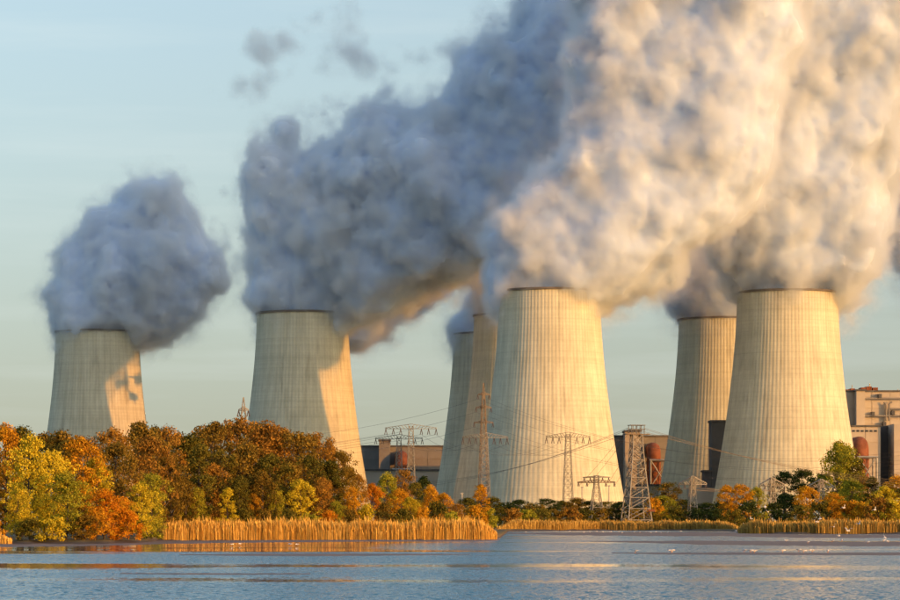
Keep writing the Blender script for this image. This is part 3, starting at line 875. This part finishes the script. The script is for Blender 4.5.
Z4 = 'in the tree belt below the rightmost towers'
for row in [(640, 506, 1000, 24, 'broad', 'dark green'), (654, 500, 960, 22, 'bush', 'orange'), (668, 481, 990, 28, 'broad', 'brown-olive'), (664, 496, 970, 24, 'broad', 'yellow-green'), (684, 500, 1010, 26, 'broad', 'dark green'), (706, 503, 1010, 28, 'broad', 'dark green'),
            (724, 504, 1000, 28, 'bush', 'dark green'), (726, 485, 960, 18, 'broad', 'orange'), (742, 483, 960, 22, 'broad', 'orange'), (757, 487, 970, 20, 'broad', 'yellow-green'), (748, 503, 940, 24, 'bush', 'dark green'),
            (784, 470, 1060, 26, 'pine', 'dark green'), (804, 468, 1070, 30, 'pine', 'dark green'), (822, 472, 1060, 24, 'pine', 'dark green'), (786, 494, 1030, 30, 'broad', 'dark green'), (806, 486, 980, 22, 'broad', 'orange'),
            (838, 440, 1040, 30, 'broad', 'yellow-green'), (844, 443, 1052, 32, 'broad', 'yellow-green'), (853, 455, 1045, 26, 'broad', 'olive'), (833, 492, 990, 20, 'broad', 'orange'), (852, 478, 1010, 24, 'broad', 'yellow-green'), (862, 474, 1020, 20, 'tall', 'brown-olive'),
            (872, 476, 1000, 20, 'tall', 'olive'), (884, 486, 990, 26, 'broad', 'yellow'), (896, 475, 1000, 26, 'broad', 'orange'), (910, 478, 990, 28, 'broad', 'olive'), (858, 502, 960, 24, 'bush', 'orange'), (844, 504, 960, 22, 'bush', 'red-orange'),
            (820, 503, 960, 22, 'bush', 'olive'), (878, 500, 950, 24, 'bush', 'russet'), (894, 501, 950, 24, 'bush', 'yellow'), (772, 504, 980, 26, 'bush', 'dark green'), (634, 511, 950, 20, 'bush', 'brown-olive'),
            (676, 509, 950, 22, 'bush', 'olive'), (696, 511, 950, 22, 'bush', 'dark green'), (716, 511, 940, 22, 'bush', 'dark green'), (734, 512, 930, 20, 'bush', 'olive'), (800, 508, 950, 22, 'bush', 'olive')]:
    tree(row[0], row[1] - (3 if row[4] == 'bush' else 1), row[2], row[3] * 1.2, *row[4:], Z4)
plant_trees()

# ---- reeds
def reed_material(name, stops):
    m, nt, b = material(name)
    g = nt.n('ShaderNodeNewGeometry')
    tc = nt.n('ShaderNodeTexCoord').outputs['Object']
    f = nt.noise(tc, 0.3, 3.0, 0.6)
    r = nt.m('ADD', nt.m('MULTIPLY', g.outputs['Random Per Island'], 0.6), nt.m('MULTIPLY', f, 0.5))
    c = nt.ramp(r, stops)
    nt.put(b.inputs['Base Color'], c); b.inputs['Roughness'].default_value = .7
    b.inputs['Specular IOR Level'].default_value = .2
    return m
M_REED = reed_material('dry_reed', [(.2, (.32, .17, .03)), (.5, (.60, .35, .06)), (.8, (.78, .52, .14))])
M_REED2 = reed_material('faded_reed', [(.2, (.16, .10, .02)), (.5, (.37, .225, .045)), (.8, (.54, .36, .09))])
def reed_bed(name, rows, n, hgt, wid, mat, label, seed):
    """rows: (px, distance of the front edge, depth of the bed)"""
    rng = np.random.default_rng(seed)
    pxs = np.array([r[0] for r in rows], float); yf = np.array([r[1] for r in rows], float); dp = np.array([r[2] for r in rows], float)
    px = rng.uniform(pxs[0], pxs[-1], n)
    Y = np.interp(px, pxs, yf) + np.interp(px, pxs, dp) * rng.uniform(0, 1, n) ** 1.5 + rng.normal(size=n) * .35
    X = (px - 450) / F_PX * Y
    # taller and shorter stands along the bank
    gx = np.linspace(X.min(), X.max(), 160)
    g1 = np.interp(X, gx, np.convolve(rng.normal(size=160), np.ones(9) / 3, 'same'))
    g2 = np.interp(X + .6 * Y, np.linspace((X + .6 * Y).min(), (X + .6 * Y).max(), 500), rng.normal(size=500))
    end = np.clip(np.minimum(px - pxs[0], pxs[-1] - px) / 16.0, 0.0, 1.0)
    hm = (1 + .07 * g1 + .06 * g2) * (.35 + .65 * end ** .7)
    h = np.clip(hgt * hm * rng.uniform(.45, 1.05, n) * np.where(rng.uniform(size=n) < .06, 1.22, 1.0), .25, hgt * 1.45)
    w = wid * rng.uniform(.6, 1.3, n)
    th = rng.uniform(0, math.pi, n); ux, uy = np.cos(th), np.sin(th)
    lx, ly = rng.normal(size=n) * .045 * h - .03 * h, rng.normal(size=n) * .045 * h
    z0 = 0.0
    P = []
    for s, ww in ((-1, 1), (1, 1)):
        P.append(np.stack([X + s * ux * w * .5, Y + s * uy * w * .5, np.full(n, z0)], 1))
    P.append(np.stack([X + lx * .35 + ux * w * .45, Y + ly * .35 + uy * w * .45, z0 + h * .6], 1))
    P.append(np.stack([X + lx * .35 - ux * w * .45, Y + ly * .35 - uy * w * .45, z0 + h * .6], 1))
    # plume at the top
    P.append(np.stack([X + lx * .8 + ux * w * .9, Y + ly * .8 + uy * w * .9, z0 + h * .86], 1))
    P.append(np.stack([X + lx * .8 - ux * w * .9, Y + ly * .8 - uy * w * .9, z0 + h * .86], 1))
    P.append(np.stack([X + lx * 1.3, Y + ly * 1.3, z0 + h], 1))
    V = np.stack(P, 1)                                    # n x 7 x 3
    org = Vector((float(X.mean()), float(Y.mean()), 0))
    V = V.reshape(-1, 3) - np.array(org)
    b = np.arange(n)[:, None] * 7
    loops = np.concatenate([b + np.array([[0, 1, 2, 3]]), b + np.array([[3, 2, 4, 5]]), b + np.array([[5, 4, 6]])], 1).ravel()
    starts = (np.arange(n)[:, None] * 11 + np.array([[0, 4, 8]])).ravel()
    me = bpy.data.meshes.new(name)
    me.vertices.add(len(V)); me.vertices.foreach_set('co', V.astype(np.float32).ravel())
    me.loops.add(len(loops)); me.loops.foreach_set('vertex_index', loops.astype(np.int32))
    me.polygons.add(len(starts)); me.polygons.foreach_set('loop_start', starts.astype(np.int32))
    me.update(calc_edges=True)
    me.materials.append(mat)
    tag(link(name, me, None, org), label, 'reeds', None, 'stuff')
reed_bed('reed_bed', [(152, 432, 3), (165, 428, 8), (300, 433, 9), (400, 432, 9), (485, 434, 8), (497, 440, 3)], 46000, 2.85, .05, M_REED, 'golden reed bed along the left bank in front of the wood', 1)
reed_bed('reed_bed', [(496, 800, 20), (520, 830, 20), (600, 880, 22), (690, 870, 22), (740, 820, 20)], 26000, 2.9, .10, M_REED2, 'thin orange reed strip along the far shore by the near mast', 2)
reed_bed('reed_bed', [(738, 665, 20), (750, 650, 30), (820, 640, 30), (900, 640, 30), (960, 635, 30)], 30000, 2.9, .09, M_REED2, 'ragged brown reed bed on the far shore below the rightmost tower', 3)
reed_bed('reed_bed', [(-20, 352, 3), (5, 353, 3), (12, 354, 1)], 500, 1.6, .08, M_REED, 'small tuft of reeds at the extreme left of the bank', 4)
# ------------------------------------------------------------------ gulls
M_GULL = simple('white_plumage', (0.78, 0.77, 0.75), 0.7, var=.05)
M_GREYW = simple('grey_plumage', (0.42, 0.43, 0.45), 0.7, var=.1)
M_BILL = simple('orange_bill', (0.5, 0.2, 0.04), 0.5)
def gull_body():
    m = MB()
    m.path([(0, -.22, .0), (0, -.20, .01), (0, -.13, .03), (0, -.05, .02), (0, .06, .0), (0, .16, .01), (0, .27, .02)], [.012, .040, .048, .065, .075, .045, .02], 8)
    return m.me('body', M_GULL, True)
def wing(s, lift):
    a, b, c = Vector((s*.05, 0, .03)), Vector((s*.33, -.03, .03 + .25 * lift)), Vector((s*.68, .10, .03 + .18 * lift))
    v = []
    for p, ch, th in ((a, .17, .02), (b, .15, .014), (c, .02, .004)):
        v += [p + Vector((0, -ch*.4, 0)), p + Vector((0, ch*.6, 0)), p + Vector((0, 0, th))]
    f = []
    for i in (0, 3): f += [(i, i+3, i+5, i+2), (i+2, i+5, i+4, i+1), (i+1, i+4, i+3, i)]
    f += [(0, 2, 1), (6, 7, 8)]
    return mesh('wing', [tuple(p) for p in v], f, M_GREYW)
G_BODY, G_BILL = gull_body(), MB().path([(0, -.21, .0), (0, -.27, -.01)], [.014, .003], 5).me('bill', M_BILL)
G_WING = [[wing(s, l) for s in (-1, 1)] for l in (1.0, .2, -.6)]
G_FOLD = [MB().path([(s*.06, -.06, .03), (s*.068, .08, .03), (s*.03, .34, .03)], [.03, .045, .006], 6).me('folded_wing', M_GREYW, True) for s in (-1, 1)]
G_LEG = MB().tube((0, 0, 0), (0, 0, -.16), .012, n=4).me('leg', M_BILL)
random.seed(5)
def gull(p, rz, label, group, flying=None, roll=0.0):
    t = empty('gull', p, rz); t.rotation_euler = (0, roll, rz); t.scale = (1.15,) * 3
    tag(t, label, 'gull', group)
    link('body', G_BODY, t); link('bill', G_BILL, t)
    if flying is not None:
        for w in G_WING[flying]: link('wing', w, t)
    else:
        for w in G_FOLD: link('folded_wing', w, t)
        for s in (-.03, .03): link('leg', G_LEG, t, (s, .03, -.04))
fly = [(724, 493, 520), (741, 505, 500), (765, 507, 430), (768, 512, 460), (807, 500, 520), (817, 522, 380), (820, 519, 420), (834, 527, 420), (844, 508, 400), (848, 531, 300), (859, 524, 420), (875, 510, 430), (839, 536, 480), (885, 538, 460), (736, 531, 520), (751, 519, 560)]
for i, (px, py, Y) in enumerate(sorted(fly)):
    gull(at(px, py, Y), random.uniform(-2.2, 2.2), '%s flying white gull from the left, above the reeds and water' % ordinal(i), 'gulls in flight', random.randrange(3), random.uniform(-.6, .6))
def standers(pts, what):
    for i, (px, Y, z) in enumerate(sorted(pts)):
        gull(on_ground(px, Y, z + .21), random.uniform(-3, 3), '%s standing gull from the left %s' % (ordinal(i), what), 'gulls standing on the mud')
standers([(x, 700 + random.uniform(-50, 60), .03) for x in (526, 570, 584, 590, 597, 603, 611, 619, 622, 634, 640, 646, 651, 656, 661, 668, 681)], 'on the far mud below the near mast')
standers([(x, 258 + random.uniform(-6, 6), .07) for x in (635, 671, 672.5, 744, 751, 754, 783, 799, 804, 812, 828)], 'on the thin mud bar out in the lake')
standers([(x, 385 + random.uniform(-25, 25), .06) for x in (786, 808, 832, 842, 868, 884, 888)], 'on the broad mud bank near the right edge')
standers([(x, 330 + random.uniform(-4, 4), .05) for x in (232, 240, 290, 297)], 'at the waterline off the reeds on the left')
# ------------------------------------------------------------------ steam plumes
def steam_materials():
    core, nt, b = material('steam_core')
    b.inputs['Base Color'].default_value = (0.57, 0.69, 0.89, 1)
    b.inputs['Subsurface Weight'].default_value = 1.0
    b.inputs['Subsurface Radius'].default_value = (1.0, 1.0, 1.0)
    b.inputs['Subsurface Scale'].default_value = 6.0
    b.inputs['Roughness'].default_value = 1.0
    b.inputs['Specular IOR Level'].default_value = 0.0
    mist = bpy.data.materials.new('steam_mist'); mist.use_nodes = True
    t = mist.node_tree
    t.nodes.remove(t.nodes['Principled BSDF'])
    pv = t.nodes.new('ShaderNodeVolumePrincipled')
    pv.inputs['Color'].default_value = (0.89, 0.94, 0.985, 1)
    pv.inputs['Density'].default_value = 1.0
    pv.inputs['Density Attribute'].default_value = 'density'
    pv.inputs['Anisotropy'].default_value = 0.25
    t.links.new(pv.outputs[0], t.nodes['Material Output'].inputs['Volume'])
    return core, mist
M_CORE, M_MIST = steam_materials()
def plume_field(nt, blobs, k, seed, amp, fine=1.0):
    """Metres inside (+) or outside (-) the billowing union of the blobs, as a field of the position."""
    pos = nt.n('GeometryNodeInputPosition').outputs[0]
    sh = nt.vm('ADD', pos, (seed * 91.7, seed * 37.3, seed * 53.9))
    w = nt.vm('SUBTRACT', nt.noise(sh, 0.022, 2.0, 0.5, out=1), (0.5, 0.5, 0.5))
    p1 = nt.vm('ADD', pos, nt.vm('SCALE', w, scale=amp * 2.2))
    acc = None
    for c, r in blobs:
        x = nt.m('EXPONENT', nt.m('MULTIPLY_ADD', nt.vm('DISTANCE', p1, tuple(c)), -1.0 / k, r / k))
        acc = x if acc is None else nt.m('ADD', acc, x)
    d = nt.m('MAXIMUM', nt.m('MULTIPLY', nt.m('LOGARITHM', nt.m('ADD', acc, 1e-9), math.e), k), -40.0)
    w2 = nt.vm('SUBTRACT', nt.noise(sh, 0.06, 1.0, 0.5, out=1), (0.5, 0.5, 0.5))
    q = nt.vm('ADD', sh, nt.vm('SCALE', w2, scale=7.0))
    def puff(scale, k):
        v = nt.n('ShaderNodeTexVoronoi', feature='SMOOTH_F1' if SMOOTH_PUFF else 'F1', ins={'Scale': scale})
        if SMOOTH_PUFF: v.inputs['Smoothness'].default_value = 0.25
        nt.t.links.new(q, v.inputs['Vector'])
        return nt.m('MULTIPLY', nt.m('SUBTRACT', 0.42, v.outputs['Distance']), k)
    d = nt.m('ADD', d, puff(0.034, amp * 1.0))
    d = nt.m('ADD', d, puff(0.085, amp * 0.40 * fine))
    fb = nt.m('SUBTRACT', nt.noise(q, 0.075, 6.0, 0.68), 0.5)
    knobs = nt.m('SUBTRACT', nt.noise(nt.vm('ADD', sh, (17.0, 5.0, 71.0)), 0.036, 3.0, 0.55), 0.5)
    d = nt.m('MULTIPLY_ADD', knobs, amp * 2.6, d)
    return nt.m('ADD', d, nt.m('MULTIPLY', fb, amp * 3.0 * fine))
SMOOTH_PUFF = False

def fog_nodes(name, blobs, k, seed, amp, vox, pad, make, fine=1.0):
    g = bpy.data.node_groups.new(name, 'GeometryNodeTree')
    g.interface.new_socket('Geometry', in_out='INPUT', socket_type='NodeSocketGeometry')
    g.interface.new_socket('Geometry', in_out='OUTPUT', socket_type='NodeSocketGeometry')
    nt = NT(g); nt.n('NodeGroupInput'); go = nt.n('NodeGroupOutput')
    lo = [min(c[i] - r for c, r in blobs) - pad for i in range(3)]
    hi = [max(c[i] + r for c, r in blobs) + pad for i in range(3)]
    vc = nt.n('GeometryNodeVolumeCube', ins={'Min': tuple(lo), 'Max': tuple(hi)})
    for i, ax in enumerate('XYZ'): vc.inputs['Resolution ' + ax].default_value = max(4, int((hi[i] - lo[i]) / vox))
    field, out = make(nt, plume_field(nt, blobs, k, seed, amp, fine), vc.outputs[0])
    g.links.new(field, vc.inputs['Density'])
    g.links.new(out, go.inputs[0])
    return g

def fog(name, parent, blobs, k, seed, amp, vox, pad, rho, soft):
    """A fog volume, thick inside and frayed at its fringe."""
    def make(nt, d, vol):
        x = nt.m('DIVIDE', d, soft, clamp=True)
        sm = nt.n('GeometryNodeSetMaterial', ins={'Geometry': vol, 'Material': M_MIST})
        # thin torn veils hang around the thick part
        pos = nt.n('GeometryNodeInputPosition').outputs[0]
        torn = nt.m('MULTIPLY_ADD', nt.noise(pos, 0.10, 5.0, 0.65), 5.0, -2.35, clamp=True)
        halo = nt.m('MULTIPLY', nt.m('POWER', nt.m('DIVIDE', nt.m('ADD', d, 11.0), 12.0, clamp=True), 2.0), torn)
        dens = nt.m('MULTIPLY_ADD', nt.m('POWER', x, 1.4), rho, nt.m('MULTIPLY', halo, 0.10 if name == 'mist' else 0.0))
        return dens, sm.outputs[0]
    v = bpy.data.volumes.new(name)
    v.materials.append(M_MIST)
    o = link(name, v, parent)
    o.modifiers.new('fog', 'NODES').node_group = fog_nodes(name, blobs, k, seed, amp, vox, pad, make)
    return o

def keep_largest(me):
    bm = bmesh.new(); bm.from_mesh(me); bm.verts.ensure_lookup_table()
    seen = set(); best = set()
    for v in bm.verts:
        if v.index in seen: continue
        part, todo = {v.index}, [v]
        while todo:
            for e_ in todo.pop().link_edges:
                for q in e_.verts:
                    if q.index not in part: part.add(q.index); todo.append(q)
        seen |= part
        if len(part) > len(best): best = part
    bmesh.ops.delete(bm, geom=[v for v in bm.verts if v.index not in best], context='VERTS')
    bm.to_mesh(me); bm.free()

def thick_inside(name, blobs, k, seed, amp, vox, pad, level, one_piece=False):
    """The mesh of a plume's opaque inside: the surface `level` metres below its fringe."""
    def make(nt, d, vol):
        vm = nt.n('GeometryNodeVolumeToMesh', ins={'Threshold': level, 'Volume': vol})
        return nt.m('MAXIMUM', d, 0.0), vm.outputs[0]
    o = bpy.data.objects.new('temporary', bpy.data.meshes.new('temporary')); COL.objects.link(o)
    g = fog_nodes('temporary', blobs, k, seed, amp, vox, pad, make, 0.66)
    o.modifiers.new('m', 'NODES').node_group = g
    out = bpy.data.meshes.new_from_object(o.evaluated_get(bpy.context.evaluated_depsgraph_get()))
    out.name = name
    bpy.data.objects.remove(o); bpy.data.node_groups.remove(g)
    if one_piece: keep_largest(out)
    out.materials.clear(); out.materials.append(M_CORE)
    if len(out.polygons): out.polygons.foreach_set('use_smooth', [True] * len(out.polygons))
    return out

def blob_list(rows, Y):
    """rows of (px, py, radius_px[, metres nearer(-) / farther(+) than Y])"""
    out = []
    for row in rows:
        px, py, r = row[:3]; dy = row[3] if len(row) > 3 else 0.0
        yy = Y + dy
        out.append((at(px, py, yy), r / F_PX * yy))
    return out

PLUMES = []
def steam_plume(label, mouth, rows, Y, seed, amp=8.0, rho=0.32, soft=3.4, vox=1.75, level=4.8, wisps=()):
    base = at(*mouth, Y)
    t = empty('steam_plume', base)
    tag(t, label, 'steam plume', 'steam plumes over the cooling towers')
    blobs = [(c - base, r) for c, r in blob_list(rows, Y)]
    core = thick_inside('billows', blobs, 9.0, seed, amp, 1.8, 18.0, level, seed > 4.5 or seed < 1.5)
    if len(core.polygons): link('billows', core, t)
    PLUMES.append(lambda: fog('mist', t, blobs, 9.0, seed, amp, vox, 18.0, rho, soft))
    for i, (wrows, wr) in enumerate(wisps):
        wb = [(c - base, r) for c, r in blob_list(wrows, Y)]
        PLUMES.append(lambda wb=wb, i=i, wr=wr: fog('wisp', t, wb, 5.0, seed + 3.3 + i, 11.0, vox, 12.0, wr * 8.0, 12.0))
    return t

steam_plume('blue shaded steam plume over the leftmost cooling tower', (97, 334), [
    (97, 338, 30), (72, 313, 20), (100, 304, 30), (132, 298, 26), (163, 300, 20), (186, 292, 14), (85, 288, 24), (115, 280, 32), (150, 285, 34), (185, 290, 20),
    (110, 255, 24), (140, 250, 30), (172, 255, 24), (195, 265, 13), (128, 228, 18), (158, 222, 22), (165, 196, 13), (150, 188, 8)],
    1630, 1.0, amp=7.0, wisps=[([(222, 244, 6), (228, 215, 5), (212, 268, 6), (205, 240, 5)], 0.05)])

steam_plume('large blue-grey shaded steam plume rising from the second tower from the left', (303, 316), [
    (303, 322, 34), (285, 288, 26), (315, 280, 32), (352, 275, 30, -10), (390, 276, 22, -12), (282, 258, 22), (315, 245, 38), (360, 245, 42, -15), (405, 250, 38, -20), (440, 250, 28, -20),
    (282, 215, 20), (280, 180, 19), (276, 152, 15), (282, 130, 12), (315, 205, 32), (330, 178, 22), (370, 195, 42, -20), (370, 150, 28, -20), (400, 132, 24, -20), (420, 190, 50, -30), (470, 215, 50, -30), (440, 145, 34, -30),
    (480, 150, 46, -30), (520, 190, 55, -30), (530, 130, 50, -30), (500, 80, 28, -30), (490, 50, 20, -30), (540, 70, 36, -30), (570, 110, 45, -30), (540, 20, 20, -30), (570, 30, 34, -30), (600, 60, 40, -30), (580, 180, 50, -20), (600, 0, 40, -30)],
    1485, 2.0, amp=8.5, wisps=[
    ([(236, 98, 10), (248, 80, 12), (264, 56, 14), (280, 36, 14), (294, 20, 10), (256, 40, 9), (235, 70, 8)], 0.020),
    ([(318, 78, 16), (336, 52, 19), (350, 26, 14), (370, 64, 17), (396, 70, 15), (420, 58, 12), (442, 46, 11), (465, 48, 11), (484, 60, 14), (330, 25, 10)], 0.018),
    ([(222, 250, 6), (218, 225, 7), (230, 208, 5)], 0.05)])

steam_plume('peach sunlit steam plume billowing right from the big central tower', (549, 292), [
    (549, 302, 36), (524, 274, 20), (549, 262, 34), (583, 256, 32), (620, 266, 20), (535, 240, 26), (565, 232, 34), (600, 240, 38), (640, 250, 28),
    (550, 210, 20), (585, 196, 34), (620, 195, 40), (660, 215, 40), (625, 150, 36), (665, 160, 45), (700, 190, 42), (610, 110, 26), (650, 100, 42), (690, 120, 50),
    (600, 60, 22), (635, 50, 36), (675, 60, 45), (610, 20, 22), (650, 5, 40), (700, 20, 50), (730, 160, 45), (735, 90, 55), (750, 30, 55), (620, -35, 42), (690, -45, 52), (760, -50, 60), (650, -95, 50), (720, -110, 60)],
    1343, 3.0, amp=7.2)

steam_plume('broad golden sunlit steam plume above the rightmost tower, filling the upper corner', (787, 294), [
    (787, 302, 36), (762, 264, 22), (787, 258, 36), (822, 256, 28), (848, 268, 15), (762, 240, 32), (805, 230, 42), (840, 240, 30), (745, 205, 32), (785, 190, 48), (830, 195, 42),
    (858, 205, 22), (770, 145, 48), (820, 145, 48), (862, 150, 30), (790, 95, 52), (845, 95, 48), (880, 100, 28), (800, 40, 55), (860, 40, 50), (905, 50, 40), (780, -15, 50), (850, -20, 60), (915, -10, 50), (835, -85, 60), (905, -75, 60)],
    1414, 4.0, amp=7.2)

steam_plume('small grey-brown steam plume lapping over the half-hidden tower left of the rightmost one', (723, 320), [
    (723, 325, 30), (697, 312, 12), (710, 298, 20), (735, 298, 26), (705, 270, 17), (728, 268, 22), (712, 248, 14), (735, 240, 18), (755, 260, 22), (725, 220, 18)],
    1530, 5.0, amp=6.0)
steam_plume('pale steam puffs leaving the tower just behind the central one', (519, 317), [
    (519, 322, 30), (492, 308, 14), (500, 290, 20), (530, 290, 30), (500, 268, 18), (525, 255, 26), (550, 250, 34), (580, 235, 34)],
    1500, 6.0, amp=6.0)
steam_plume('little white steam puff at the rim of the rearmost tower', (494, 337), [
    (494, 342, 28), (466, 328, 8), (478, 322, 12), (500, 320, 24), (520, 300, 24), (540, 280, 28)],
    1650, 7.0, amp=5.0)
steam_plume('orange lit low steam drifting behind the second tower from the left', (330, 338), [
    (330, 325, 30), (360, 326, 15), (376, 318, 10), (392, 306, 12), (420, 296, 10), (440, 286, 12)],
    1640, 8.0, amp=5.0)
steam_plume('brownish steam plume entering at the right edge behind the golden one', (960, 300), [
    (960, 300, 40), (930, 250, 30), (912, 232, 14), (925, 190, 36), (905, 150, 30), (930, 130, 40), (915, 90, 40), (960, 190, 50)],
    1560, 9.0, amp=7.0)

for make_fog in PLUMES: make_fog()
